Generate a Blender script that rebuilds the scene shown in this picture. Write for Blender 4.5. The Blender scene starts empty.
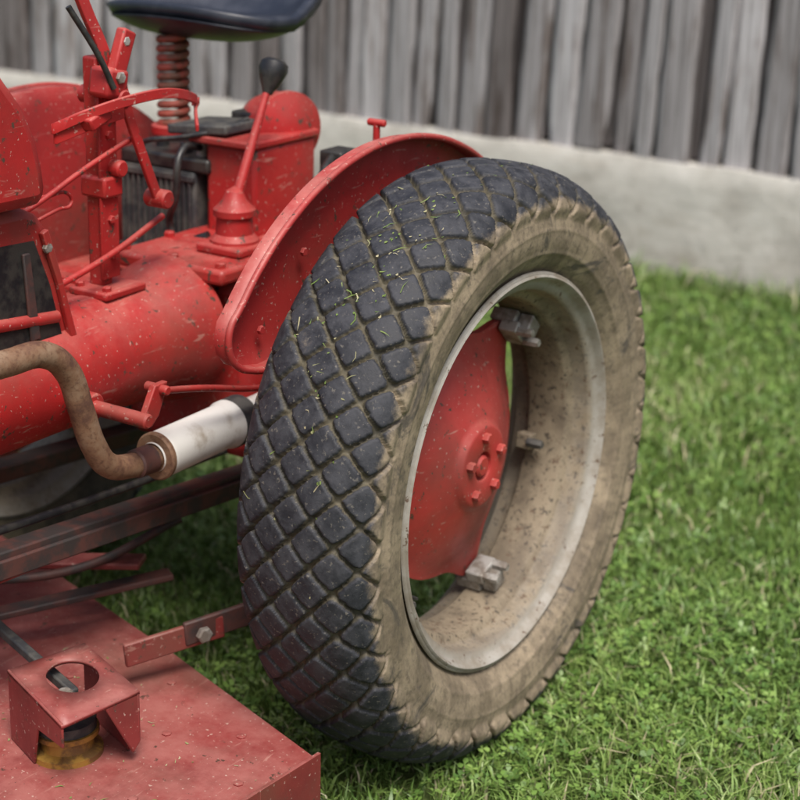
import bpy, bmesh, math, random
import numpy as np
from mathutils import Vector, Matrix, noise as mnoise
random.seed(7); rng=np.random.default_rng(11)
sc=bpy.context.scene
sc.view_settings.view_transform='Standard'
try: sc.view_settings.look='None'
except Exception: pass
sc.view_settings.exposure=0
R=math.radians
# ------------------------------------------------------------------ world / light / camera
SUN_EL,SUN_AZ=R(60),R(-42)      # azimuth measured from +X towards +Y
w=bpy.data.worlds.new("World"); sc.world=w; w.use_nodes=True
nt=w.node_tree; bg=nt.nodes["Background"]
sky=nt.nodes.new("ShaderNodeTexSky"); sky.sky_type='NISHITA'; sky.sun_disc=False
sky.sun_elevation=SUN_EL; sky.sun_rotation=R(90)-SUN_AZ
try: sky.dust_density=5; sky.air_density=1.0; sky.ozone_density=.6
except Exception: pass
nt.links.new(sky.outputs[0],bg.inputs[0]); bg.inputs[1].default_value=0.15
sl=bpy.data.lights.new("sun",'SUN'); sl.energy=3.5; sl.angle=R(22); sl.color=(1,.96,.90)
so=bpy.data.objects.new("sun",sl); sc.collection.objects.link(so)
sd=Vector((math.cos(SUN_AZ)*math.cos(SUN_EL),math.sin(SUN_AZ)*math.cos(SUN_EL),math.sin(SUN_EL)))
so.rotation_euler=sd.to_track_quat('Z','Y').to_euler(); so.location=sd*20

C=Vector((1.35,-2.34,1.55)); pitch=R(19.05); yaw=R(122.40); roll=R(1.5)
cam=bpy.data.cameras.new("camera"); co=bpy.data.objects.new("camera",cam); sc.collection.objects.link(co)
d=Vector((math.cos(yaw)*math.cos(pitch),math.sin(yaw)*math.cos(pitch),-math.sin(pitch)))
M=d.to_track_quat('-Z','Y').to_matrix()@Matrix.Rotation(roll,3,'Z')
co.matrix_world=Matrix.Translation(C)@M.to_4x4()
cam.sensor_width=36; cam.lens=1708/800*36; cam.clip_end=2000; cam.clip_start=.05
cam.dof.use_dof=True; cam.dof.focus_distance=2.52; cam.dof.aperture_fstop=3.6
sc.camera=co

# ------------------------------------------------------------------ material helpers
class NT:
    def __init__(s,name):
        s.m=bpy.data.materials.new(name); s.m.use_nodes=True; s.t=s.m.node_tree; s.n=s.t.nodes
        s.b=s.n["Principled BSDF"]; s.tc=s.n.new("ShaderNodeTexCoord")
    def lk(s,a,b): s.t.links.new(a,b)
    def noise(s,scale,detail=4,rough=.6,vec=None,sc3=None,dist=0):
        detail=min(detail,5)
        t=s.n.new("ShaderNodeTexNoise"); t.inputs["Scale"].default_value=scale
        t.inputs["Detail"].default_value=detail; t.inputs["Roughness"].default_value=rough
        t.inputs["Distortion"].default_value=dist
        v=vec or s.tc.outputs["Object"]
        if sc3:
            mp=s.n.new("ShaderNodeMapping"); mp.inputs["Scale"].default_value=sc3; s.lk(v,mp.inputs[0]); v=mp.outputs[0]
        s.lk(v,t.inputs["Vector"]); return t.outputs["Fac"]
    def ramp(s,fac,stops,interp='LINEAR'):
        r=s.n.new("ShaderNodeValToRGB"); r.color_ramp.interpolation=interp
        e=r.color_ramp.elements
        while len(e)<len(stops): e.new(.5)
        for el,(p,c) in zip(e,stops):
            el.position=p; el.color=(*c,1) if len(c)==3 else c
        s.lk(fac,r.inputs[0]); return r.outputs[0]
    def step(s,fac,a,b):
        r=s.n.new("ShaderNodeMapRange"); r.interpolation_type='SMOOTHSTEP'
        r.inputs[1].default_value=a; r.inputs[2].default_value=b
        s.lk(fac,r.inputs[0]); return r.outputs[0]
    def mix(s,fac,a,b,mode='MIX'):
        x=s.n.new("ShaderNodeMix"); x.data_type='RGBA'; x.blend_type=mode
        for i,v in ((0,fac),(6,a),(7,b)):
            if isinstance(v,(int,float)): x.inputs[i].default_value=v
            elif isinstance(v,tuple): x.inputs[i].default_value=(*v,1)
            else: s.lk(v,x.inputs[i])
        return x.outputs[2]
    def math(s,op,a,b=0.0,clamp=False):
        x=s.n.new("ShaderNodeMath"); x.operation=op; x.use_clamp=clamp
        for i,v in ((0,a),(1,b)):
            if isinstance(v,(int,float)): x.inputs[i].default_value=v
            else: s.lk(v,x.inputs[i])
        return x.outputs[0]
    def attr(s,name):
        a=s.n.new("ShaderNodeAttribute"); a.attribute_name=name; return a
    def bump(s,h,strength=.3,dist=.002):
        b=s.n.new("ShaderNodeBump"); b.inputs["Strength"].default_value=strength; b.inputs["Distance"].default_value=dist
        s.lk(h,b.inputs["Height"]); s.lk(b.outputs[0],s.b.inputs["Normal"])
    def set(s,**k):
        for n,v in k.items():
            n={"col":"Base Color","rough":"Roughness","metal":"Metallic","spec":"Specular IOR Level","coat":"Coat Weight"}[n]
            if isinstance(v,(int,float)): s.b.inputs[n].default_value=v
            elif isinstance(v,tuple): s.b.inputs[n].default_value=(*v,1)
            else: s.lk(v,s.b.inputs[n])
    def nz(s):
        g=s.n.new("ShaderNodeNewGeometry"); x=s.n.new("ShaderNodeSeparateXYZ"); s.lk(g.outputs["Normal"],x.inputs[0]); return x.outputs[2]

def red_paint(name,base=(.40,.020,.020),fade=(.47,.14,.115),chips=.61,dust=.65,grime=.5,thr=(.28,.72),speck=.6):
    t=NT(name)
    n1=t.noise(7,5,.6); c=t.mix(t.step(n1,.35,.75),base,tuple(v*.66 for v in base))
    up=t.step(t.nz(),.0,.95)
    f=t.math('MULTIPLY',up,t.step(t.noise(11,5,.72),*thr)); f=t.math('MULTIPLY',f,dust)
    c=t.mix(f,c,fade)
    # long fine scratches, pale specks
    s=t.step(t.noise(75,5,.6,sc3=(1,.12,1),dist=.6),.62,.70); c=t.mix(t.math('MULTIPLY',s,.5),c,(.50,.28,.23))
    sp=t.step(t.noise(150,3,.5),.66,.71); c=t.mix(t.math('MULTIPLY',sp,speck),c,(.52,.38,.32))
    g=t.step(t.noise(4,5,.68),.44,.70); c=t.mix(t.math('MULTIPLY',g,grime),c,(.13,.055,.04))
    nn=t.noise(38,5,.75); ch=t.step(nn,chips,chips+.025); c=t.mix(ch,c,(.085,.045,.033))
    t.set(col=c,rough=t.ramp(n1,[(.3,(.36,)*3),(.75,(.66,)*3)]),spec=.42)
    t.bump(nn,.22,.002); return t.m
RED=red_paint("red_paint")
REDF=red_paint("red_fender_paint",base=(.36,.028,.028),fade=(.46,.17,.145),dust=.7)
REDD=red_paint("red_deck_paint",base=(.24,.036,.034),fade=(.35,.125,.11),chips=.625,dust=1.0,grime=.65,thr=(.2,.72),speck=.8)
REDW=red_paint("red_wheel_paint",base=(.40,.038,.034),fade=(.48,.15,.12),chips=.62,grime=.4)
def simple(name,c1,c2,scale=20,rough=.6,metal=0,bump=.3,sc3=None,thr=(.4,.6)):
    t=NT(name); n=t.noise(scale,5,.65,sc3=sc3); c=t.mix(t.step(n,*thr),c1,c2)
    t.set(col=c,rough=rough,metal=metal); t.bump(n,bump,.003); return t.m
def pipe_rust():
    t=NT("rusty_pipe"); n=t.noise(18,5,.7); c=t.ramp(n,[(.3,(.26,.18,.12)),(.5,(.19,.105,.062)),(.62,(.11,.055,.038)),(.75,(.07,.045,.045))])
    m=t.noise(120,4,.7); c=t.mix(t.math('MULTIPLY',t.step(m,.5,.66),.55),c,(.07,.032,.02)); c=t.mix(t.math('MULTIPLY',t.step(m,.28,.4),0.0),c,c)
    t.set(col=c,rough=.62,spec=.35); t.bump(m,.35,.0015); return t.m
RUST=pipe_rust()
MUF=simple("muffler_aluminised",(.62,.61,.58),(.36,.31,.25),12,.6,.0,.2,thr=(.5,.72))
BLACK=simple("black_plastic",(.012,.012,.014),(.035,.033,.03),30,.4)
GREYB=simple("dusty_black",(.03,.031,.034),(.075,.072,.065),25,.65)
STEEL=simple("dull_steel",(.36,.35,.33),(.19,.165,.14),30,.5,.2,.15)
DARKST=simple("dark_rusty_steel",(.035,.028,.027),(.085,.034,.028),18,.6)
BRASS=simple("yellowed_brass",(.36,.2,.04),(.15,.08,.03),30,.5,.3)
SPR=simple("rust_spring",(.30,.06,.04),(.12,.05,.03),25,.6)

# ------------------------------------------------------------------ geometry helpers
def empty(name):
    e=bpy.data.objects.new(name,None); sc.collection.objects.link(e); return e
tractor=empty("tractor"); mower=empty("mower_deck"); barn=empty("wooden_barn")
def link(name,me,mat,parent,smooth=True,bev=0,angle=35):
    o=bpy.data.objects.new(name,me); sc.collection.objects.link(o)
    if mat: me.materials.append(mat)
    if parent: o.parent=parent
    if bev:
        b=o.modifiers.new("b",'BEVEL'); b.width=bev; b.segments=2; b.limit_method='ANGLE'; b.angle_limit=R(35)
    if smooth:
        me.shade_smooth() if hasattr(me,'shade_smooth') else None
        try: me.set_sharp_from_angle(angle=R(angle))
        except Exception: pass
    return o
def frm(p1,p2):
    v=Vector(p2)-Vector(p1); return v.to_track_quat('Z','Y').to_matrix().to_4x4()
def box(name,c,s,mat,parent,rot=(0,0,0),bev=.004):
    bm=bmesh.new(); bmesh.ops.create_cube(bm,size=1)
    from mathutils import Euler
    Mx=Matrix.Translation(c)@Euler(rot).to_matrix().to_4x4()@Matrix.Diagonal((*s,1))
    bm.transform(Mx); me=bpy.data.meshes.new(name); bm.to_mesh(me); bm.free()
    return link(name,me,mat,parent,True,bev)
def lathe(name,p1,p2,prof,mat,parent,seg=48,bev=0):
    ax=frm(p1,p2); bm=bmesh.new(); rings=[]
    for t,r in prof:
        if r<1e-5: rings.append([bm.verts.new((0,0,t))])
        else: rings.append([bm.verts.new((r*math.cos(2*math.pi*i/seg),r*math.sin(2*math.pi*i/seg),t)) for i in range(seg)])
    for a,b in zip(rings,rings[1:]):
        for i in range(seg):
            j=(i+1)%seg
            if len(a)==1 and len(b)==1: continue
            if len(a)==1: bm.faces.new((a[0],b[i],b[j]))
            elif len(b)==1: bm.faces.new((a[i],b[0],a[j]))
            else: bm.faces.new((a[i],b[i],b[j],a[j]))
    bmesh.ops.recalc_face_normals(bm,faces=bm.faces)
    bm.transform(Matrix.Translation(p1)@ax); me=bpy.data.meshes.new(name); bm.to_mesh(me); bm.free()
    return link(name,me,mat,parent,True,bev)
def rod(name,p1,p2,r,mat,parent,seg=24,r2=None):
    L=(Vector(p2)-Vector(p1)).length; r2=r2 or r; c=min(.003,r*.3)
    return lathe(name,p1,p2,[(0,0),(0,r-c),(c,r),(L-c,r2),(L,r2-c),(L,0)],mat,parent,seg)
def pipe(name,pts,r,mat,parent,res=8,order=True):
    cu=bpy.data.curves.new(name,'CURVE'); cu.dimensions='3D'; cu.bevel_depth=r; cu.bevel_resolution=res; cu.use_fill_caps=True
    s=cu.splines.new('BEZIER'); s.bezier_points.add(len(pts)-1)
    for bp,p in zip(s.bezier_points,pts):
        bp.co=p; bp.handle_left_type=bp.handle_right_type='AUTO'
    s.resolution_u=10
    o=bpy.data.objects.new(name,cu); sc.collection.objects.link(o); o.parent=parent; cu.materials.append(mat)
    return o
def plate(name,pts,thick,mat,parent,bev=.002):
    bm=bmesh.new(); vs=[bm.verts.new(p) for p in pts]; f=bm.faces.new(vs)
    r=bmesh.ops.extrude_face_region(bm,geom=[f]); 
    bmesh.ops.translate(bm,vec=Vector(thick),verts=[g for g in r['geom'] if isinstance(g,bmesh.types.BMVert)])
    bmesh.ops.recalc_face_normals(bm,faces=bm.faces)
    me=bpy.data.meshes.new(name); bm.to_mesh(me); bm.free()
    return link(name,me,mat,parent,True,bev)
def strap(name,pts,wv,tv,mat,parent):
    """bent flat bar following pts, width vector wv, thickness vector tv"""
    wv=Vector(wv);tv=Vector(tv); P=catmull(pts,6); bm=bmesh.new(); rows=[]
    for p in P:
        p=Vector(p); rows.append([bm.verts.new(p+a*wv/2+b*tv/2) for a,b in ((-1,-1),(1,-1),(1,1),(-1,1))])
    for a,b in zip(rows,rows[1:]):
        for i in range(4): bm.faces.new((a[i],a[(i+1)%4],b[(i+1)%4],b[i]))
    bm.faces.new(rows[0]); bm.faces.new(rows[-1][::-1])
    bmesh.ops.recalc_face_normals(bm,faces=bm.faces); me=bpy.data.meshes.new(name); bm.to_mesh(me); bm.free()
    return link(name,me,mat,parent,True,.0015)
def bolt(name,p,dirv,r,mat,parent,h=None):
    h=h or r*.8; p=Vector(p); q=p+Vector(dirv).normalized()*h
    return lathe(name,p,q,[(0,0),(0,r),(h*.8,r),(h,r*.8),(h,0)],mat,parent,6)
def npmesh(name,V,F,nper):
    me=bpy.data.meshes.new(name); V=np.asarray(V,np.float32); F=np.asarray(F,np.int32).reshape(-1)
    me.vertices.add(len(V)); me.vertices.foreach_set("co",V.ravel())
    n=len(F)//nper; me.loops.add(len(F)); me.loops.foreach_set("vertex_index",F)
    me.polygons.add(n); me.polygons.foreach_set("loop_start",np.arange(0,n*nper,nper,dtype=np.int32))
    try: me.polygons.foreach_set("loop_total",np.full(n,nper,np.int32))
    except Exception: pass
    me.update(calc_edges=True); me.validate(); return me
def fattr(me,name,arr):
    a=me.attributes.new(name,'FLOAT','POINT'); a.data.foreach_set("value",np.asarray(arr,np.float32))
def catmull(P,n):
    P=[np.array(p,float) for p in P]; out=[]
    for i in range(len(P)-1):
        p0=P[max(i-1,0)];p1=P[i];p2=P[i+1];p3=P[min(i+2,len(P)-1)]
        for k in range(n):
            t=k/n; out.append(.5*((2*p1)+(-p0+p2)*t+(2*p0-5*p1+4*p2-p3)*t*t+(-p0+3*p1-3*p2+p3)*t**3))
    out.append(P[-1]); return np.array(out)

# ------------------------------------------------------------------ tyre
def tyre_material():
    t=NT("dusty_rubber"); tr=t.attr("tread").outputs["Fac"]; si=t.attr("side").outputs["Fac"]
    n30=t.noise(30,5,.7); n16=t.noise(16,5,.72)
    gr=t.mix(t.step(n16,.35,.62),(.045,.041,.030),(.11,.095,.063))
    top=t.mix(t.step(n30,.33,.7),(.017,.0185,.024),(.050,.052,.061))
    sp=t.step(t.noise(160,3,.6),.60,.70); top=t.mix(t.math('MULTIPLY',sp,.55),top,(.18,.165,.14))
    c=t.mix(t.step(tr,.35,.9),gr,top)
    n9=t.noise(9,5,.72)
    dust=t.mix(t.step(n9,.36,.62),(.31,.25,.175),(.17,.135,.095))
    dust=t.mix(t.math('MULTIPLY',t.step(t.noise(70,4,.7),.45,.70),.65),dust,(.09,.074,.056))
    n=t.math('ADD',si,t.math('MULTIPLY',t.math('SUBTRACT',n16,.5),1.7))
    n=t.math('ADD',n,t.math('MULTIPLY',t.math('SUBTRACT',n30,.5),.9))
    fd=t.step(n,.26,.80)
    c=t.mix(fd,c,dust)
    sm=t.step(t.noise(5.5,5,.75,dist=1.2),.53,.64); sm=t.math('MULTIPLY',sm,si)
    c=t.mix(t.math('MULTIPLY',sm,.72),c,(.065,.058,.052))
    t.set(col=c,rough=t.ramp(n30,[(.3,(.50,)*3),(.7,(.80,)*3)]),spec=.36)
    t.bump(t.noise(120,4,.7),.45,.002); return t.m
TYREM=tyre_material()
def resample(P,n):
    dl=np.r_[0,np.cumsum(np.linalg.norm(np.diff(P,axis=0),axis=1))]
    s=np.linspace(0,dl[-1],n); return np.c_[np.interp(s,dl,P[:,0]),np.interp(s,dl,P[:,1])],s
def sms(x,a,b):
    t=np.clip((x-a)/(b-a),0,1); return t*t*(3-2*t)
def make_tyre(dust_shade=1.0):
    half=[(.0,.4985),(.035,.4965),(.066,.489),(.090,.475),(.105,.456),(.1125,.433),(.1145,.408),(.110,.380),(.099,.358),(.086,.344),(.080,.334),(.078,.320)]
    inner=[(-x*1.12,r) for x,r in half[1:-2]]+[(-.080,.334),(-.078,.320)]
    P=half[::-1]+inner
    prof,s=resample(catmull(P,8),190); s=s-s[np.argmax(prof[:,1])]
    T=np.gradient(prof,axis=0); T/=np.linalg.norm(T,axis=1)[:,None]; Nn=np.c_[T[:,1],-T[:,0]]
    Nn*=np.sign((Nn*np.c_[prof[:,0],prof[:,1]-.40]).sum(1))[:,None]
    NT_=1320; th=np.linspace(0,2*np.pi,NT_,endpoint=False)
    TH,S=np.meshgrid(th,s,indexing='ij')
    u=TH*43/(2*np.pi); v=S/.0695
    p=u+v; q=u-v
    fp=p-np.floor(p); fq=q-np.floor(q)
    ip=np.floor(p); iq=np.floor(q)
    rnd=(np.sin(ip*12.9898+iq*78.233)*43758.5453); rnd=rnd-np.floor(rnd)
    cell=.051; bow=.03
    ddp=(np.minimum(fp,1-fp)+bow*np.sin(np.pi*fq)-bow*.5)*cell
    ddq=(np.minimum(fq,1-fq)+bow*np.sin(np.pi*fp)-bow*.5)*cell
    k=.0017; m=-k*np.log(np.exp(-ddp/k)+np.exp(-ddq/k))
    m=m+.0005*np.sin(TH*311+S*190)+.0004*np.sin(TH*173-S*420)
    h=sms(m,.0010+.0008*rnd,.0048)
    se=.127+.008*(rnd-.5)
    fade=1-sms(np.abs(S),se,se+.022)
    lump=np.clip(h*fade,0,1)
    bead=0.0016*np.exp(-((np.abs(S)-.205)/.004)**2)+.0012*np.exp(-((np.abs(S)-.165)/.003)**2)
    disp=lump*(.0122+.0022*(rnd-.5))*(1-.25*sms(np.abs(S),.10,.14))+bead+.0004*np.sin(TH*5+S*9)
    X=prof[None,:,0]+Nn[None,:,0]*disp; RR=prof[None,:,1]+Nn[None,:,1]*disp
    Y=RR*np.cos(TH); Z=RR*np.sin(TH)
    V=np.stack([X,Y,Z],-1).reshape(-1,3)
    m_=len(s); i=np.arange(NT_)[:,None]; j=np.arange(m_-1)[None,:]
    a=i*m_+j; b=((i+1)%NT_)*m_+j
    F=np.stack([a,b,b+1,a+1],-1).reshape(-1,4)
    me=npmesh("tyre",V,F,4)
    sd_=(sms(np.abs(S),.100,.140)+.18*(1-lump)*sms(np.abs(S),.08,.11))*dust_shade
    if dust_shade<1: sd_=sd_-.6  # far tyre: dust taken off to paint in the shade under the tractor
    fattr(me,"tread",lump.reshape(-1)); fattr(me,"side",sd_.reshape(-1))
    me.materials.append(TYREM); me.shade_smooth(); return me
def rim_mat():
    t=NT("dusty_rim_paint")
    sx=t.n.new("ShaderNodeSeparateXYZ"); t.lk(t.tc.outputs["Object"],sx.inputs[0])
    r=t.math('SQRT',t.math('ADD',t.math('MULTIPLY',sx.outputs[1],sx.outputs[1]),t.math('MULTIPLY',sx.outputs[2],sx.outputs[2])))
    n12=t.noise(12,5,.65)
    sil=t.mix(t.step(n12,.32,.68),(.36,.345,.315),(.225,.195,.155))
    du=t.mix(t.step(t.noise(10,5,.7),.4,.62),(.25,.205,.145),(.145,.117,.085))
    du=t.mix(t.step(t.noise(95,4,.7),.55,.64),du,(.08,.065,.05))
    n=t.math('ADD',r,t.math('MULTIPLY',t.math('SUBTRACT',n12,.5),.045))
    c=t.mix(t.step(n,.298,.322),du,sil)
    n55=t.noise(55,5,.7); ch=t.step(n55,.59,.66); c=t.mix(ch,c,(.12,.08,.055))
    t.set(col=c,rough=.68,spec=.3); t.bump(n55,.25,.002); return t.m
RIMM=rim_mat()
TMS={1:make_tyre(1.0),-1:make_tyre(.3)}  # left tyre dusty, right copy darkened with shade in its colour
def make_wheel(xc,side):
    tag="left" if side>0 else "right"
    g=bpy.data.objects.new("rear_wheel_"+tag,None); sc.collection.objects.link(g); g.parent=tractor
    g.location=(xc,0,.51); g.rotation_euler=(0,0,0 if side>0 else math.pi)
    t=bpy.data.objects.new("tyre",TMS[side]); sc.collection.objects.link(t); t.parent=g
    pr=[(.092,.3365),(.0955,.3355),(.097,.332),(.094,.3285),(.086,.3255),(.080,.319),(.078,.310),(.070,.3065),(.048,.305),(.044,.3005),(.040,.292),(.034,.2885),(-.034,.2875),(-.040,.292),(-.046,.303),(-.07,.306),(-.079,.312),(-.086,.325),(-.096,.332),(-.092,.337)]
    outer=[(x,r+.0045) for x,r in pr[::-1]]; outer=[(x*.97,r) for x,r in outer]
    pp=pr+outer+[pr[0]]
    bm=bmesh.new(); seg=160; rings=[]
    for x,r in pp[:-1]: rings.append([bm.verts.new((x,r*math.cos(2*math.pi*i/seg),r*math.sin(2*math.pi*i/seg))) for i in range(seg)])
    rings.append(rings[0])
    for a,b in zip(rings,rings[1:]):
        for i in range(seg): bm.faces.new((a[i],a[(i+1)%seg],b[(i+1)%seg],b[i]))
    bmesh.ops.recalc_face_normals(bm,faces=bm.faces)
    me=bpy.data.meshes.new("rim"); bm.to_mesh(me); bm.free(); link("rim",me,RIMM,g,True,0,60)
    ears=[48,170,291]
    def Rm(a):
        e=sum(math.exp(-((( (a-x+180)%360)-180)/12)**2) for x in ears)
        return .214+.052*e
    prof=[(0,.022),(.024,.022),(.026,.034),(.030,.036),(.066,.036),(.072,.034),(.076,.026),(.085,.022),(.12,.010),(.16,-.008),(.185,-.024),(.95,-.034),(1.0,-.036)]
    bm=bmesh.new(); seg=180; front=[];back=[]
    for r,x in prof:
        ring=[];rb=[]
        for i in range(seg):
            a=360*i/seg; rr=r if r<.5 else (Rm(a)*(r if r<1 else 1))
            if r==.185: rr=.185+(Rm(a)-.214)*.2
            xx=x
            ring.append(bm.verts.new((xx,rr*math.cos(R(a)),rr*math.sin(R(a)))) if rr>1e-6 else None)
            rb.append(bm.verts.new((xx-.014,rr*math.cos(R(a)),rr*math.sin(R(a)))) if rr>1e-6 else None)
        if r==0:
            c1=bm.verts.new((x,0,0)); c2=bm.verts.new((x-.014,0,0)); ring=c1; rb=c2
        front.append(ring); back.append(rb)
    for A,fl in ((front,0),(back,1)):
        for a,b in zip(A,A[1:]):
            for i in range(seg):
                j=(i+1)%seg
                f=(a,b[i],b[j]) if not isinstance(a,list) else (a[i],b[i],b[j],a[j])
                bm.faces.new(f[::-1] if fl else f)
    for i in range(seg):
        j=(i+1)%seg; bm.faces.new((front[-1][i],back[-1][i],back[-1][j],front[-1][j]))
    bmesh.ops.recalc_face_normals(bm,faces=bm.faces)
    me=bpy.data.meshes.new("wheel_disc"); bm.to_mesh(me); bm.free(); link("wheel_disc",me,REDW,g,True,0,50)
    for k in range(5):
        a=R(72*k+20); y,z=.052*math.cos(a),.052*math.sin(a)
        bolt("hub_bolt_%d"%k,(.034,y,z),(1,0,0),.0095,REDW,g,.013)
    lathe("hub_cap",(.02,0,0),(.05,0,0),[(0,.019),(.012,.019),(.016,.015),(.016,0)],REDW,g,24)
    for k,aa in enumerate(ears+[-10,110,230]):
        a=R(aa); big=k<3
        Mx=Matrix.Rotation(a,4,'X')
        def pb(c,s):
            o=box("rim_clamp_%d"%k,c,s,STEEL if big else RIMM,g,bev=.003); o.matrix_local=Mx
        if big:
            pb((-.012,.252,0),(.036,.022,.052)); pb((.010,.268,0),(.026,.030,.036)); pb((-.03,.272,0),(.05,.024,.05))
            for s in (-.017,.017):
                o=bolt("clamp_bolt",(.004,.248,s),(1,0,0),.0085,STEEL,g,.03); o.matrix_local=Mx
        else:
            pb((-.03,.274,0),(.03,.026,.03))
            o=bolt("clamp_bolt",(-.02,.262,0),(1,0,0),.009,GREYB,g,.03); o.matrix_local=Mx
    lathe("hub",(-.12,0,0),(0,0,0),[(0,.0),(0,.07),(.06,.07),(.115,.05),(.13,.05)],REDW,g)
    o=bolt("valve_stem",(.05,.300,0),(1,0,0),.0035,BLACK,g,.03); o.matrix_local=Matrix.Rotation(R(205),4,'X')
    return g
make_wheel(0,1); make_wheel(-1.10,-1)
# grass clippings stuck on the left tyre and lying on the deck
V=[];F=[];cols=[]
def clip(c,tn,sn,nn,L,wd):
    an=random.uniform(0,math.pi); dv=tn*math.cos(an)+sn*math.sin(an); pv=nn.cross(dv)
    b=len(V); bend=pv*random.uniform(-.25,.25)*L
    V.extend([c-dv*L/2-pv*wd/2,c-dv*L/2+pv*wd/2,c+bend+pv*wd/2+nn*.0004,c+bend-pv*wd/2+nn*.0004,c+dv*L/2+nn*.001]); F.extend([(b,b+1,b+2),(b,b+2,b+3),(b+3,b+2,b+4)]); cols.extend([random.random()]*5)
for k in range(165):
    a=R(random.gauss(128,25)); xx=random.gauss(.01,.05); xx=max(-.09,min(.088,xx))
    r=.5105-1.45*xx*xx-(.016 if abs(xx)>.08 else 0)
    L=random.choice([.003,.003,.004,.005,.006,.008,.012,.018,.024]); wd=random.uniform(.001,.002) if L>.007 else random.uniform(.002,.0045)
    clip(Vector((xx,r*math.cos(a),.51+r*math.sin(a))),Vector((0,-math.sin(a),math.cos(a))),Vector((1,0,0)),Vector((0,math.cos(a),math.sin(a))),L,wd)
me=npmesh("grass_clippings",[tuple(v) for v in V],F,3); fattr(me,"rnd",cols)
t=NT("clippings"); t.set(col=t.ramp(t.attr("rnd").outputs["Fac"],[(0,(.10,.17,.03)),(.55,(.18,.24,.07)),(.75,(.34,.31,.18)),(1,(.42,.38,.25))]),rough=.8)
CLIPM=t.m; link("grass_clippings",me,CLIPM,tractor,False)
V=[];F=[];cols=[]
for k in range(260):
    x,y=random.uniform(-.95,.02),random.uniform(-1.2,-.25)
    if y>-.27-.35*(x+.73) -.035: continue
    L=random.choice([.003,.004,.005,.007,.010,.015]); clip(Vector((x,y,.1822)),Vector((1,0,0)),Vector((0,1,0)),Vector((0,0,1)),L,random.uniform(.001,.0035))
me=npmesh("deck_clippings",[tuple(v) for v in V],F,3); fattr(me,"rnd",[.3+.7*c for c in cols]); link("deck_clippings",me,CLIPM,mower,False)

# ------------------------------------------------------------------ fenders
def fender(xp,side):
    cy,cz,Rf=-.02,.497,.548
    arc=[(cy+Rf*math.cos(R(a)),cz+Rf*math.sin(R(a))) for a in np.linspace(28,140,44)]
    tail=[(-.455,.835),(-.463,.812),(-.458,.785),(-.440,.765),(-.41,.752),(-.36,.742),(-.30,.745)]
    low=[(-.2,.70),(-.05,.66),(.12,.66),(.3,.70),(.45,.74)]
    outl=arc+tail+low
    bm=bmesh.new(); cen=np.mean(outl,axis=0)
    def ring(f,dx): return [bm.verts.new((xp+side*dx,cen[0]+(y-cen[0])*f,cen[1]+(z-cen[1])*f)) for y,z in outl]
    rings=[ring(1,0),ring(.93,-.006),ring(.8,-.010),ring(.5,-.012)]
    for a,b in zip(rings,rings[1:]):
        for i in range(len(a)): bm.faces.new((a[i],a[(i+1)%len(a)],b[(i+1)%len(a)],b[i]))
    bm.faces.new(rings[-1])
    n=len(arc)+len(tail)
    fl=[bm.verts.new((xp+side*.028,y+(y-cen[0])*.004,z+(z-cen[1])*.004)) for y,z in outl[:n]]
    for i in range(n-1): bm.faces.new((rings[0][i],rings[0][i+1],fl[i+1],fl[i]))
    bmesh.ops.recalc_face_normals(bm,faces=bm.faces)
    me=bpy.data.meshes.new("fender"); bm.to_mesh(me); bm.free()
    tg="left" if side>0 else "right"
    o=link("fender_"+tg,me,REDF,tractor,True,0,40); s=o.modifiers.new("s",'SOLIDIFY'); s.thickness=.003
    pipe("fender_bead_"+tg,[(xp+side*.028,y,z) for y,z in (arc[::4]+[arc[-1]]+tail)],.0055,REDF,tractor)
    return o
fender(-.168,1); fender(-.932,-1)
for yz in ((-.36,.80),(-.25,.90)):
    bolt("fender_bolt",(-.162,yz[0],yz[1]),(1,0,0),.007,REDF,tractor)

# ------------------------------------------------------------------ body
XB=-.55
lathe("torque_tube",(XB,-1.35,.675),(XB,0,.675),[(0,0),(0,.12),(.03,.12),(.035,.102),(1.05,.102),(1.16,.108),(1.20,.125),(1.24,.13),(1.24,0)],RED,tractor,72)
box("transmission_case",(XB,.16,.60),(.30,.46,.34),RED,tractor,bev=.03)
box("transmission_cover",(-.55,.03,.783),(.25,.30,.028),RED,tractor,bev=.008)
for i,(x,y) in enumerate([(-.66,-.10),(-.55,-.10),(-.445,-.10),(-.445,.02),(-.445,.14),(-.66,.02)]):
    bolt("cover_bolt_%d"%i,(x,y,.797),(0,0,1),.010,RED,tractor,.010)
for i in range(8):
    a=R(20+i*42); bolt("tube_bolt_%d"%i,(XB+.118*math.cos(a),-.135,.675+.118*math.sin(a)),(0,-1,0),.009,RED,tractor,.012)
box("gearshift_flange",(-.50,.01,.806),(.10,.10,.018),RED,tractor,bev=.006)
lathe("gearshift_tower",(-.50,.01,.80),(-.50,.01,.95),[(0,.046),(.02,.044),(.03,.034),(.060,.032),(.063,.038),(.074,.038),(.080,.031),(.090,.022),(.106,.015),(.115,0)],RED,tractor,40)
rod("gear_lever",(-.50,.015,.89),(-.50,.108,1.075),.010,RED,tractor,24,.0065)
lathe("gear_knob",(-.50,.106,1.066),(-.50,.142,1.144),[(0,.009),(.008,.012),(.026,.021),(.044,.0265),(.056,.025),(.062,.018),(.064,0)],BLACK,tractor,32)
rod("axle_housing",(-.98,.13,.60),(-.12,.13,.60),.075,RED,tractor,40)
for x,tg in ((-.20,"left"),(-.90,"right")):
    box("final_drive_"+tg,(x-.02*(1 if tg=="left" else -1),.06,.56),(.10,.26,.30),RED,tractor,bev=.04)
plate("foot_platform",[(-.94,-.30,.70),(-.66,-.30,.70),(-.66,.42,.70),(-.94,.42,.70)],(0,0,.008),RED,tractor)
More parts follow.
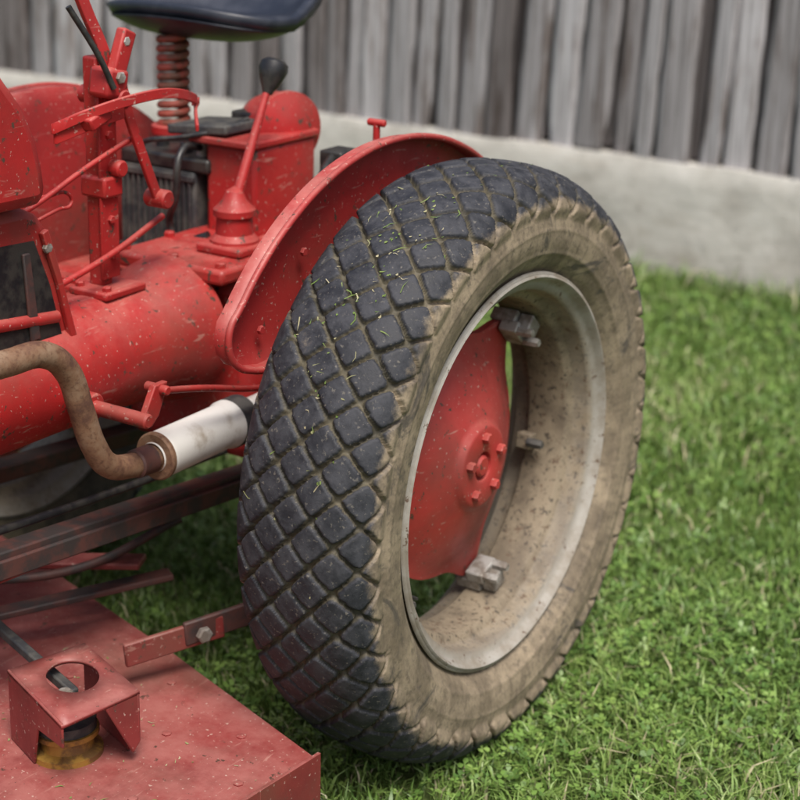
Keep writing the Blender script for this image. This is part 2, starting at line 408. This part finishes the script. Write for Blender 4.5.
box("platform_rib",(-.80,-.1,.716),(.26,.03,.02),RED,tractor)
box("pedal_pad",(-.80,-.24,.76),(.09,.06,.012),RED,tractor,rot=(R(25),0,0)); rod("pedal_arm",(-.80,-.24,.75),(-.76,-.10,.70),.01,RED,tractor)
box("battery",(-.757,.19,.815),(.185,.18,.175),GREYB,tractor,bev=.006)
for i in range(13):
    box("battery_rib_%d"%i,(-.84+i*.0138,.098,.815),(.0055,.006,.150),GREYB,tractor,bev=.001)
for i in range(2):
    box("battery_band_%d"%i,(-.757,.097,.74+.15*i),(.188,.010,.012),GREYB,tractor,bev=.002)
box("battery_lid",(-.74,.20,.915),(.215,.20,.028),BLACK,tractor,bev=.006)
for i in range(3): rod("battery_cap_%d"%i,(-.80+.06*i,.17,.925),(-.80+.06*i,.17,.942),.013,BLACK,tractor)
rod("battery_terminal",(-.67,.13,.925),(-.67,.13,.955),.010,STEEL,tractor)
pipe("battery_cable",[(-.67,.13,.945),(-.66,.06,.95),(-.66,.04,.87),(-.69,.06,.80),(-.62,.04,.76),(-.55,.12,.80)],.007,BLACK,tractor)
pipe("battery_cable_2",[(-.85,.12,.90),(-.86,.06,.83),(-.85,.05,.76),(-.74,.02,.745),(-.60,.06,.80)],.009,BLACK,tractor)
pipe("battery_cable_3",[(-.80,.11,.93),(-.74,.06,.96),(-.68,.08,.97),(-.62,.12,.985),(-.60,.18,1.0)],.005,BLACK,tractor)
box("tool_box",(-.588,.205,.86),(.115,.19,.20),RED,tractor,bev=.008)
box("tool_box_lid",(-.60,.20,.967),(.15,.21,.014),RED,tractor,bev=.004)
box("tool_box_tray",(-.66,.16,.983),(.14,.12,.018),GREYB,tractor,rot=(0,R(-5),0))
box("regulator",(-.63,.24,.99),(.07,.06,.03),BLACK,tractor)
lathe("rear_lamp_shell",(-.68,.30,.975),(-.53,.24,.975),[(0,0),(.0,.030),(.03,.05),(.07,.064),(.115,.068),(.12,.072),(.130,.072),(.133,.062),(.145,.03),(.148,0)],RED,tractor,40)
rod("rear_lamp_stem",(-.60,.27,.91),(-.60,.27,.80),.013,RED,tractor)
box("tap_bracket",(-.31,.17,.92),(.03,.05,.12),RED,tractor)
rod("tap_stem",(-.30,.16,.95),(-.30,.16,1.03),.0065,RED,tractor); rod("tap_handle",(-.318,.16,1.03),(-.282,.16,1.03),.0065,RED,tractor)
box("side_bracket",(-.42,.22,.90),(.05,.06,.12),BLACK,tractor); pipe("side_hose",[(-.42,.20,.95),(-.40,.14,.93),(-.41,.10,.86),(-.44,.12,.80)],.008,BLACK,tractor)
# seat + spring
sp=[]
for i in range(0,261):
    a=i/261*2*math.pi*10.5; sp.append((-.838+.026*math.cos(a),.25+.026*math.sin(a),.945+.19*i/261))
cu=bpy.data.curves.new("seat_spring",'CURVE'); cu.dimensions='3D'; cu.bevel_depth=.0074; cu.bevel_resolution=4
s=cu.splines.new('POLY'); s.points.add(len(sp)-1)
for p,q in zip(s.points,sp): p.co=(*q,1)
o=bpy.data.objects.new("seat_spring",cu); sc.collection.objects.link(o); o.parent=tractor; cu.materials.append(SPR)
def seat():
    bm=bmesh.new(); nu,nv=26,48; cx,cy=-.80,.32
    top=[]
    for i in range(nu+1):
        rr=i/nu; row=[]
        for j in range(nv):
            a=2*math.pi*j/nv; ex=.212; ey=.18*(1+.12*math.sin(a))
            x=cx+ex*rr*math.copysign(abs(math.cos(a))**.85,math.cos(a)); y=cy+ey*rr*math.copysign(abs(math.sin(a))**.9,math.sin(a))
            z=1.146+.055*rr**3.0 +(.10*max(0,math.sin(a))*rr**4) -.012*math.cos(2*a)*rr*rr
            if rr>.93: z-=.018*(rr-.93)/.07
            row.append(bm.verts.new((x,y,z)))
            if i==0: break
        top.append(row)
    for a,b in zip(top,top[1:]):
        for j in range(nv):
            k=(j+1)%nv
            bm.faces.new((a[0],b[j],b[k]) if len(a)==1 else (a[j],b[j],b[k],a[k]))
    bmesh.ops.recalc_face_normals(bm,faces=bm.faces)
    me=bpy.data.meshes.new("seat"); bm.to_mesh(me); bm.free()
    t=NT("seat_vinyl"); t.set(col=t.mix(t.step(t.noise(15,5),.4,.7),(.018,.022,.034),(.04,.045,.06)),rough=.38); t.bump(t.noise(200,3),.2,.001)
    o=link("seat",me,t.m,tractor,True,0,70); s=o.modifiers.new("s",'SOLIDIFY'); s.thickness=.028
seat()
rod("seat_support",(-.838,.25,.935),(-.838,.25,.955),.045,RED,tractor)
rod("seat_arm",(-.838,.25,.94),(-.75,.45,.80),.018,RED,tractor)
# lever post on the torque tube
box("post_foot",(XB,-.27,.780),(.085,.10,.014),RED,tractor,bev=.004)
for dx in (-.03,.03):
    bolt("post_bolt",(XB+dx,-.305,.786),(0,0,1),.008,RED,tractor,.009)
box("lever_post",(XB-.012,-.272,.975),(.030,.026,.38),RED,tractor,bev=.004)
box("lever_post_web",(XB+.010,-.272,.965),(.006,.042,.33),RED,tractor,bev=.002)
box("lever_post_collar",(XB-.004,-.272,.955),(.054,.046,.035),RED,tractor,bev=.005)
rod("post_pivot",(XB-.05,-.262,1.10),(XB+.045,-.262,1.10),.015,RED,tractor)
rod("post_pivot_low",(XB-.03,-.262,.985),(XB+.035,-.262,.985),.014,RED,tractor)
for z in (.84,.90,1.04): bolt("post_rivet",(XB+.013,-.272,z),(1,0,0),.007,RED,tractor,.006)
strap("quadrant",[(XB-.01,-.375,1.06),(XB+.035,-.34,1.085),(XB+.06,-.28,1.10),(XB+.07,-.21,1.105),(XB+.06,-.14,1.095),(XB+.03,-.07,1.075),(XB+.00,-.04,1.065)],(0,0,.017),(.006,.002,0),RED,tractor)
strap("quadrant_inner",[(XB-.01,-.37,1.045),(XB+.03,-.33,1.068),(XB+.045,-.27,1.08)],(0,.0,.02),(.006,.002,0),RED,tractor)
strap("quadrant_stay",[(XB+.02,-.05,1.07),(XB+.03,-.07,1.06),(XB+.05,-.09,1.03)],(0,0,.012),(.006,.002,0),RED,tractor)
strap("hand_lever",[(XB+.035,-.262,1.13),(XB+.04,-.25,1.07),(XB+.045,-.215,.98),(XB+.045,-.185,.915)],(0,.018,.004),(.008,0,0),RED,tractor)
rod("lever_end",(XB+.02,-.185,.925),(XB+.065,-.185,.925),.016,RED,tractor)
strap("upper_lever",[(XB+.01,-.27,1.08),(XB+.015,-.275,1.16),(XB,-.30,1.24),(XB-.02,-.34,1.36)],(0,.022,.004),(.010,0,0),RED,tractor)
box("upper_link",(XB+.03,-.255,1.17),(.02,.03,.08),RED,tractor,rot=(R(-24),0,0))
box("upper_clevis",(XB+.02,-.275,1.125),(.045,.05,.05),RED,tractor,rot=(R(-12),0,0),bev=.008)
bolt("link_bolt",(XB+.040,-.272,1.135),(1,0,0),.010,STEEL,tractor); bolt("link_bolt",(XB+.035,-.25,1.19),(1,0,0),.008,STEEL,tractor)
pipe("throttle_strap",[(XB+.045,-.29,1.12),(XB+.035,-.31,1.17),(XB+.01,-.35,1.25)],.005,BLACK,tractor)
box("post_catch",(XB+.03,-.32,1.075),(.03,.05,.022),RED,tractor,rot=(R(20),0,0))
pipe("control_rod",[(XB+.02,-.15,.885),(XB+.03,-.30,.845),(XB+.02,-.49,.80),(XB+.02,-.7,.75)],.0055,RED,tractor)
pipe("control_rod_2",[(XB+.03,-.22,1.035),(XB+.03,-.34,1.00),(XB+.02,-.47,.95),(XB+.02,-.62,.92)],.0045,RED,tractor)
pipe("wire_loop",[(XB+.02,-.46,.965),(XB+.02,-.42,.965),(XB+.02,-.375,.96),(XB+.02,-.37,.945),(XB+.02,-.40,.94),(XB+.02,-.45,.93)],.003,RED,tractor)
low=[(-.41,.70),(-.414,.74),(-.436,.84),(-.462,.925),(-.482,.952),(-.51,.965),(-.95,.965),(-.95,.70)]
plate("clutch_cowl",[(-.64,y,z) for y,z in low],(.15,0,0),RED,tractor,bev=.014)
plate("cowl_cover_frame",[(-.489,y,z) for y,z in [(-.415,.725),(-.43,.725),(-.458,.84),(-.488,.925),(-.475,.93),(-.447,.84)]],(.010,0,0),RED,tractor,bev=.002)
plate("cowl_opening_dark",[(-.4885,y,z) for y,z in [(-.447,.75),(-.60,.75),(-.60,.92),(-.50,.915),(-.47,.84)]],(.002,0,0),BLACK,tractor,bev=0)  # shaded inside of the opening painted as a black plate on the cowl
rod("cowl_opening_shaft",(-.487,-.60,.80),(-.487,-.455,.785),.010,RED,tractor); bolt("cowl_bolt",(-.486,-.475,.90),(1,0,0),.009,STEEL,tractor)
plate("cowl_opening_lever",[(-.486,y,z) for y,z in [(-.52,.76),(-.50,.76),(-.515,.90),(-.53,.90)]],(.006,0,0),DARKST,tractor)
up=[(-.498,.985),(-.503,1.03),(-.515,1.08),(-.54,1.13),(-.58,1.18),(-.66,1.215),(-1.25,1.22),(-1.25,.985),(-.52,.975)]
plate("fuel_tank",[(-.68,y,z) for y,z in up],(.23,0,0),RED,tractor,bev=.02)
plate("tube_flange",[(-.50,-.60,.735),(-.50,-.395,.722),(-.50,-.395,.705),(-.50,-.60,.70)],(.03,0,0),RED,tractor)
bolt("flange_bolt",(-.475,-.43,.722),(0,0,1),.008,STEEL,tractor)
box("engine_block",(XB,-1.75,.66),(.34,.80,.40),RED,tractor,bev=.03)
box("bonnet",(XB,-1.72,1.08),(.30,.95,.34),RED,tractor,bev=.10)
for x in (-.95,-.15):
    lathe("front_wheel",(x-.06,-2.75,.28),(x+.06,-2.75,.28),[(0,.15),(0,.24),(.02,.275),(.06,.28),(.10,.275),(.12,.24),(.12,.15),(.09,.14),(.03,.0)],GREYB,tractor,48)
rod("front_axle",(-.95,-2.75,.33),(-.15,-2.75,.33),.035,RED,tractor)
rod("front_bolster",(XB,-2.2,.6),(XB,-2.75,.36),.07,RED,tractor)
# exhaust
XE=-.35
pipe("exhaust_pipe",[(XE-.05,-1.5,.82),(XE,-.9,.80),(XE,-.70,.797),(XE,-.625,.79),(XE,-.582,.755),(XE,-.556,.69),(XE,-.53,.62),(XE,-.50,.580),(XE,-.45,.563),(XE,-.36,.56)],.0200,RUST,tractor,10)
lathe("muffler",(XE,-.395,.560),(XE,-.16,.562),[(0,.024),(.008,.026),(.010,.035),(.016,.038),(.022,.0385),(.18,.0385),(.185,.042),(.195,.042),(.200,.03),(.24,.028),(.3,.028)],MUF,tractor,48)
rod("muffler_seam",(XE,-.392,.560),(XE,-.380,.560),.040,RUST,tractor,40)
rod("muffler_clamp",(XE,-.205,.561),(XE,-.165,.561),.043,GREYB,tractor,40)
rod("muffler_collar",(XE,-.44,.562),(XE,-.40,.560),.0235,DARKST,tractor,40)
pipe("tail_pipe",[(XE,-.17,.562),(XE,-.08,.563),(XE,.05,.55),(XE,.3,.52)],.022,RUST,tractor)
pipe("brake_rod",[(-.30,-.43,.693),(-.30,-.33,.67),(-.30,-.19,.632),(-.30,0,.60)],.0055,RED,tractor)
plate("brake_crank",[(-.31,-.415,.705),(-.31,-.445,.705),(-.31,-.475,.655),(-.31,-.455,.640),(-.31,-.437,.655),(-.31,-.425,.68)],(.012,0,0),RED,tractor)
rod("brake_shaft",(-.46,-.47,.655),(-.29,-.47,.655),.012,RED,tractor)
rod("brake_collar",(-.44,-.47,.655),(-.40,-.47,.655),.023,RED,tractor)
rod("brake_pin",(-.33,-.43,.695),(-.285,-.43,.695),.008,RED,tractor)
def beam(name,p1,p2,wd,ht,mat,par,bev=.003):
    p1=Vector(p1);p2=Vector(p2);dv=(p2-p1).normalized();sv=dv.cross(Vector((0,0,1))).normalized()*wd/2;uv=sv.cross(dv).normalized()*ht/2
    bm=bmesh.new(); vs=[bm.verts.new(p+a*sv+b*uv) for p in (p1,p2) for a,b in ((-1,-1),(1,-1),(1,1),(-1,1))]
    for f in ((0,1,2,3),(7,6,5,4),(0,4,5,1),(1,5,6,2),(2,6,7,3),(3,7,4,0)): bm.faces.new([vs[i] for i in f])
    bmesh.ops.recalc_face_normals(bm,faces=bm.faces); me=bpy.data.meshes.new(name); bm.to_mesh(me); bm.free()
    return link(name,me,mat,par,True,bev)
beam("lift_beam",(-.44,-1.1,.505),(-.42,.05,.405),.040,.018,DARKST,mower)
beam("lift_beam_web",(-.415,-1.1,.488),(-.395,.05,.388),.008,.032,DARKST,mower)
beam("draft_bar",(-.47,-1.1,.43),(-.47,.05,.37),.03,.012,REDD,mower)
beam("lift_beam_right",(-.78,-1.1,.48),(-.78,.05,.38),.05,.03,DARKST,mower)
pipe("drive_belt",[(-.46,-1.1,.535),(-.46,-.5,.475),(-.47,0,.44)],.007,BLACK,mower)
# ------------------------------------------------------------------ mower deck
D=[(-1.25,-.06),(-.37,-.335),(.035,-.475),(.03,-.62),(-.02,-1.35),(-1.25,-1.35)]
plate("deck_top",[(x,y,.176) for x,y in D],(0,0,.005),REDD,mower)
plate("deck_skirt_side",[(.035,-.475,.06),(.03,-.62,.06),(.03,-.62,.200),(.035,-.475,.194)],(.006,0,0),REDD,mower,bev=.001)
plate("deck_skirt_side_front",[(.03,-.62,.06),(-.02,-1.35,.06),(-.02,-1.35,.200),(.03,-.62,.200)],(.006,0,0),REDD,mower,bev=.001)
plate("deck_skirt_back",[(-1.25,-.06,.06),(.035,-.475,.06),(.035,-.475,.174),(-1.25,-.06,.174)],(.002,.006,0),REDD,mower,bev=.001)
plate("deck_rib",[(-.95,-.25,.183),(-.90,-.23,.183),(-.50,-.95,.183),(-.55,-.98,.183)],(0,0,.012),REDD,mower)
Tp=[(-.385,-.70),(-.352,-.565),(-.18,-.632),(-.202,-.775)]
def P3(u,v,z):
    a=Vector(Tp[0]).lerp(Vector(Tp[3]),u); b=Vector(Tp[1]).lerp(Vector(Tp[2]),u); c=a.lerp(b,v); return (c.x,c.y,z)
bm=bmesh.new(); n=40; hc=(.42,.55); hr=(.27,.29)
inn=[];out_=[]
for i in range(n):
    a=2*math.pi*i/n; inn.append((hc[0]+hr[0]*math.cos(a),hc[1]+hr[1]*math.sin(a)))
    dx,dy=math.cos(a),math.sin(a); k=min([( (1-hc[0])/dx if dx>0 else -hc[0]/dx) if abs(dx)>1e-6 else 9, ((1-hc[1])/dy if dy>0 else -hc[1]/dy) if abs(dy)>1e-6 else 9])
    out_.append((hc[0]+dx*k,hc[1]+dy*k))
for cx,cy in ((0,0),(1,0),(1,1),(0,1)):
    j=min(range(n),key=lambda i:(out_[i][0]-cx)**2+(out_[i][1]-cy)**2); out_[j]=(cx,cy)
A=[bm.verts.new(P3(u,v,.300)) for u,v in inn]; B=[bm.verts.new(P3(u,v,.300)) for u,v in out_]
for i in range(n): bm.faces.new((A[i],B[i],B[(i+1)%n],A[(i+1)%n]))
me=bpy.data.meshes.new("spindle_bracket"); bm.to_mesh(me); bm.free()
o=link("spindle_bracket",me,REDD,mower,True,0,30); s=o.modifiers.new("s",'SOLIDIFY'); s.thickness=.006; s.offset=-1
plate("bracket_front_leg",[P3(0,0,.301),P3(1,0,.301),P3(1,0,.262),P3(.55,0,.25),P3(.45,0,.182),P3(0,0,.182)],(0,.005,0),REDD,mower)
plate("bracket_back_leg",[P3(0,1,.296),P3(1,1,.296),P3(1,1,.23),P3(.8,1,.182),P3(0,1,.182)],(0,-.005,0),REDD,mower)
plate("bracket_side_leg",[P3(1,.55,.296),P3(1,1,.296),P3(1,1,.215),P3(1,.9,.2)],(-.005,0,0),REDD,mower)
sx,sy,_=P3(.45,.42,0)
lathe("spindle_pulley",(sx,sy,.18),(sx,sy,.3),[(0,.055),(.01,.055),(.015,.042),(.030,.040),(.036,.05),(.044,.05),(.046,.03),(.065,.028),(.07,.02),(.09,.018),(.09,0)],BRASS,mower,40)
lathe("spindle_hub",(sx,sy,.222),(sx,sy,.3),[(0,.046),(.018,.046),(.02,.025),(.05,.022),(.05,0)],GREYB,mower,40)
rod("spindle_shaft",(sx,sy,.2),(sx,sy,.285),.012,STEEL,mower)
beam("pto_bar",(-.62,-.56,.30),(-.30,-.645,.262),.016,.016,GREYB,mower)
beam("hanger_arm",(-.343,-.484,.245),(-.262,-.33,.262),.010,.042,REDD,mower)
beam("hanger_arm_steel",(-.292,-.395,.262),(-.17,-.12,.285),.010,.042,DARKST,mower)
bolt("hanger_bolt",(-.268,-.375,.262),(1,-.4,0),.014,STEEL,mower,.01)
beam("cross_link",(-.80,-.42,.27),(-.48,-.28,.30),.05,.012,REDD,mower)
beam("cross_link_2",(-.62,-.52,.25),(-.45,-.24,.27),.035,.012,DARKST,mower)
pipe("deck_lift_rod",[(-.70,-.55,.30),(-.55,-.36,.30),(-.46,-.20,.36)],.008,DARKST,mower)
for i,(x,y) in enumerate([(-.30,-.42),(-.10,-.49),(-.02,-.60),(-.12,-.72),(-.45,-.50),(-.20,-.55)]):
    bolt("deck_rivet_%d"%i,(x,y,.18),(0,0,1),.008,REDD,mower,.004)

# ------------------------------------------------------------------ barn
def wood_mat():
    t=NT("weathered_boards"); r=t.attr("rnd").outputs["Fac"]
    va=t.n.new("ShaderNodeVectorMath"); va.operation='ADD'; t.lk(t.tc.outputs["Object"],va.inputs[0])
    cb=t.n.new("ShaderNodeCombineXYZ"); mm=t.math('MULTIPLY',r,57.0); t.lk(mm,cb.inputs[0]); t.lk(mm,cb.inputs[2]); t.lk(cb.outputs[0],va.inputs[1])
    v=va.outputs[0]
    g=t.noise(1,5,.7,vec=v,sc3=(95,20,2.0),dist=.3)
    col=t.ramp(g,[(.28,(.05,.046,.045)),(.40,(.22,.21,.21)),(.56,(.36,.35,.36)),(.72,(.50,.49,.50))])
    br=t.step(t.noise(1,5,.65,vec=v,sc3=(20,6,2.6)),.50,.66)
    col=t.mix(t.math('MULTIPLY',br,.72),col,(.12,.092,.078))
    tone=t.ramp(r,[(0,(.22,.20,.20)),(.25,(.50,.46,.45)),(.5,(.92,.91,.92)),(1,(1.35,1.35,1.37))])
    col=t.mix(1.0,col,tone,'MULTIPLY')
    t.set(col=col,rough=.85,spec=.2); t.bump(g,.35,.003); return t.m
WOOD=wood_mat()
def boards(name,x0,x1,y,seed,wr,gap,ztop=3.4,zb=.40,zj=.045,th=.022,tone=(0,1),par=None,edge=.004):
    rs=random.Random(seed); V=[];F=[];A=[]; x=x0
    while x<x1:
        wd=rs.uniform(*wr); r=rs.uniform(*tone); lean=math.tan(R(rs.gauss(1.5,1.2))); yy=y+rs.uniform(-.010,.010)
        z0=zb+rs.uniform(-zj,zj*.5); sl=rs.uniform(-.03,.03)
        n=26; nx=5; base=len(V)
        zs=[z0]+[z0+(ztop-z0)*(k/n)**1.6 for k in range(1,n+1)]
        tw=rs.uniform(-.005,.005); e1,e2=rs.random()*99,rs.random()*99
        chip=rs.random()<.35; cs=rs.choice((0,1)); cd=rs.uniform(.01,.03)
        for k,z in enumerate(zs):
            for s in (0,1):
                for q in range(nx+1):
                    f=q/nx
                    px=x+wd*f+lean*(z-z0)*(1 if z<1.2 else (1.2-z0)/(z-z0))
                    if q==0: px+=edge*2*mnoise.noise((z*7,e1,0))+ (cd*max(0,1-(z-z0)/.12) if chip and cs==0 else 0)
                    if q==nx: px+=edge*2*mnoise.noise((z*6,e2,0))- (cd*max(0,1-(z-z0)/.12) if chip and cs==1 else 0)
                    dz=(sl*(f-.5)+rs.uniform(-.010,.010)) if k==0 else 0
                    V.append((px,yy+(0 if s==0 else th)+tw*(f-.5)*2,z+dz)); A.append(r)
        row=2*(nx+1)
        for k in range(n):
            a=base+k*row; b=a+row
            for q in range(nx):
                F.append((a+q,a+q+1,b+q+1,b+q)); o2=nx+1
                F.append((a+o2+q+1,a+o2+q,b+o2+q,b+o2+q+1))
            F.append((a,b,b+nx+1,a+nx+1)); F.append((a+nx,a+2*nx+1,b+2*nx+1,b+nx))
        for q in range(nx): F.append((base+q,base+nx+1+q,base+nx+2+q,base+q+1))
        x+=wd+rs.uniform(*gap)
    me=npmesh(name,V,F,4); fattr(me,"rnd",A); return link(name,me,WOOD,par,False)
YW=3.10
boards("wall_boards_front",-8.6,4.2,YW+.022,3,(.06,.13),(.004,.040),tone=(.18,1),par=barn)
boards("wall_boards_back",-8.6,4.2,YW+.066,5,(.12,.16),(-.01,.004),zb=.435,zj=.01,tone=(0,.15),par=barn)
def conc():
    t=NT("old_concrete"); n3=t.noise(3.5,5,.72); c=t.ramp(n3,[(.3,(.38,.355,.32)),(.5,(.54,.52,.48)),(.7,(.64,.62,.58))])
    c=t.mix(t.math('MULTIPLY',t.step(t.noise(1,5,.6,sc3=(3,3,9)),.50,.7),.45),c,(.32,.28,.23))
    z=t.n.new("ShaderNodeSeparateXYZ"); t.lk(t.tc.outputs["Object"],z.inputs[0]); n25=t.noise(25,5,.7)
    lo=t.math('SUBTRACT',1,t.step(t.math('ADD',z.outputs[2],t.math('MULTIPLY',n3,.15)),.08,.25)); c=t.mix(t.math('MULTIPLY',lo,.35),c,(.19,.17,.12))
    cr=t.step(n25,.60,.70); c=t.mix(t.math('MULTIPLY',cr,.5),c,(.22,.19,.155))
    t.set(col=c,rough=.9,spec=.2); t.bump(n25,.5,.010); return t.m
CON=conc()
def fgrid():
    V=[];F=[];nx,nz=320,14; x0,x1=-8.8,4.4
    for i in range(nx+1):
        for k in range(nz+1):
            x=x0+(x1-x0)*i/nx; z=-.1+.52*k/nz
            yy=YW+.012*mnoise.noise((x*1.3,z*3,0))+.005*mnoise.noise((x*7,z*9,4))
            if k==nz: z+=.012*mnoise.noise((x*3,0,7)); yy+=.010
            V.append((x,yy,z))
        x=x0+(x1-x0)*i/nx; V.append((x,YW+.30,.42)) 
    s=nz+2
    for i in range(nx):
        for k in range(nz+1): a=i*s+k; F.append((a,a+s,a+s+1,a+1))
    return npmesh("foundation",V,F,4)
link("foundation",fgrid(),CON,barn,True,0,50)
box("side_wall_right",(4.3,6.1,1.75),(.06,5.9,3.3),WOOD,barn,bev=0); box("side_wall_left",(-8.7,6.1,1.75),(.06,5.9,3.3),WOOD,barn,bev=0)
box("rear_wall",(-2.2,9.08,1.75),(12.9,.06,3.3),WOOD,barn,bev=0)
ROOF=simple("rusty_roof",(.25,.24,.23),(.16,.09,.06),3,.6)
plate("roof_front",[(-9,2.9,3.40),(4.7,2.9,3.40),(4.7,6.1,5.4),(-9,6.1,5.4)],(0,0,.06),ROOF,barn); plate("roof_back",[(-9,9.3,3.40),(4.7,9.3,3.40),(4.7,6.11,5.4),(-9,6.11,5.4)],(0,0,.06),ROOF,barn)
for x in (-8.7,4.3): plate("gable",[(x,3.15,3.35),(x,9.05,3.35),(x,6.1,5.3)],(.04,0,0),WOOD,barn)

# ------------------------------------------------------------------ ground + grass
t=NT("lawn_soil"); c=t.ramp(t.noise(1.6,5,.7),[(.3,(.05,.085,.02)),(.5,(.075,.12,.03)),(.7,(.10,.13,.045))])
n6=t.noise(60,5,.7); c=t.mix(t.step(n6,.5,.7),c,(.06,.05,.026)); t.set(col=c,rough=.95,spec=.1); t.bump(n6,.6,.01)
bm=bmesh.new(); bmesh.ops.create_grid(bm,x_segments=60,y_segments=60,size=300); me=bpy.data.meshes.new("ground"); bm.to_mesh(me); bm.free()
link("ground",me,t.m,None,False)
def grass():
    def field(n,x0,x1,y0,y1,h0,h1,wd):
        x=rng.uniform(x0,x1,n); y=rng.uniform(y0,y1,n)
        k=rng.uniform(0,1,n)<.45; gx=np.round(x/.045)*.045; gy=np.round(y/.045)*.045
        jx=.02*np.sin(gx*311+gy*177); jy=.02*np.sin(gx*97-gy*251)
        x=np.where(k,gx+jx+rng.normal(0,.006,n),x); y=np.where(k,gy+jy+rng.normal(0,.006,n),y)
        h=rng.uniform(h0,h1,n)*(1+.35*np.sin(x*3.1+np.sin(y*2.3)*2)*np.sin(y*2.7+1))*np.where(k,1.15,.9); ww=np.full(n,wd)*rng.uniform(.6,1.4,n)
        return x,y,h,ww
    parts=[field(80000,-.9,1.4,-.95,1.0,.018,.055,.0036),field(62000,-2.4,1.8,.6,3.07,.022,.06,.005),field(20000,-6,-2.2,-.5,3.07,.03,.06,.008),
           field(16000,-2.6,3.6,-3.0,3.0,.025,.06,.006),field(7000,-6,3.5,2.96,3.085,.04,.12,.005),field(9000,-2.6,-.9,-1,1,.03,.06,.006)]
    x,y,h,ww=[np.concatenate(a) for a in zip(*parts)]
    y=np.minimum(y,3.09)
    n=len(x); az=rng.uniform(0,2*np.pi,n); ln=rng.uniform(.1,1.3,n)*h; fa=rng.uniform(0,2*np.pi,n)
    dx,dy=np.cos(az)*ln,np.sin(az)*ln; px,py=np.cos(fa)*ww/2,np.sin(fa)*ww/2
    V=np.zeros((n,5,3),np.float32)
    V[:,0]=np.c_[x-px,y-py,np.zeros(n)-.003]; V[:,1]=np.c_[x+px,y+py,np.zeros(n)-.003]
    V[:,2]=np.c_[x+dx*.35-px*.85,y+dy*.35-py*.85,h*.6]; V[:,3]=np.c_[x+dx*.35+px*.85,y+dy*.35+py*.85,h*.6]
    V[:,4]=np.c_[x+dx,y+dy,h*(1-.25*ln/h)]
    b=np.arange(n)[:,None]*5
    F=np.concatenate([b+np.array([[0,1,3]]),b+np.array([[0,3,2]]),b+np.array([[2,3,4]])],0)
    patch=.5+.5*np.sin(x*2.1+1.3*np.sin(y*1.7))*np.cos(y*2.6+np.sin(x*3))+.2*np.sin(x*9+y*7)*np.sin(y*11-x*4)
    rnd=np.clip(rng.uniform(0,1,n)*.6+patch*.38,0,.97); dry=rng.uniform(0,1,n)<.06+.08*(patch>.75); rnd[dry]=1.0
    A=np.repeat(rnd,5); Hh=np.tile(np.array([0,0,.6,.6,1]),n)
    m=38000; cx=np.r_[rng.uniform(-.6,1.6,m//2),rng.uniform(-2.4,2,m//2)]; cy=np.r_[rng.uniform(-.9,1.2,m//2),rng.uniform(-.5,3.05,m//2)]
    keep=(np.sin(cx*4.3+1)*np.sin(cy*3.7+.5)+rng.normal(0,.5,m))>.0; cx=cx[keep];cy=cy[keep];m=len(cx)
    cz=rng.uniform(.018,.048,m)
    a0=rng.uniform(0,2*np.pi,m); rr=rng.uniform(.005,.0115,m); ti=rng.normal(0,.35,(m,2))
    Vc=np.zeros((m,3,5,3),np.float32)
    for l in range(3):
        a=a0+l*2.094
        for q,(f,sd_) in enumerate(((0,0),(.65,-.42),(1.1,-.22),(1.1,.22),(.65,.42))):
            ux=np.cos(a)*f*rr-np.sin(a)*sd_*rr*1.2; uy=np.sin(a)*f*rr+np.cos(a)*sd_*rr*1.2
            Vc[:,l,q]=np.c_[cx+ux,cy+uy,cz+ux*ti[:,0]+uy*ti[:,1]+.15*f*rr]
    off=n*5; bb=off+np.arange(m*3)[:,None]*5
    Fc=np.concatenate([bb+np.array([[0,1,2]]),bb+np.array([[0,2,3]]),bb+np.array([[0,3,4]])],0)
    Ac=np.repeat(rng.uniform(0,.6,m),15); Hc=np.full(m*15,.9)
    me=npmesh("grass",np.concatenate([V.reshape(-1,3),Vc.reshape(-1,3)]),np.concatenate([F,Fc]),3)
    fattr(me,"rnd",np.r_[A,Ac]); fattr(me,"hgt",np.r_[Hh,Hc]); return me
t=NT("grass_blades"); rn=t.attr("rnd").outputs["Fac"]; hg=t.attr("hgt").outputs["Fac"]
c=t.ramp(rn,[(0,(.065,.135,.028)),(.35,(.135,.24,.048)),(.7,(.24,.35,.09)),(.93,(.33,.41,.16)),(1,(.52,.47,.30))])
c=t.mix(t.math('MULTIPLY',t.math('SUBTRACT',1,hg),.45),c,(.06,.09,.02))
t.set(col=c,rough=.45,spec=.45)
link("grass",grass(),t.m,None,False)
bpy.context.view_layer.update()
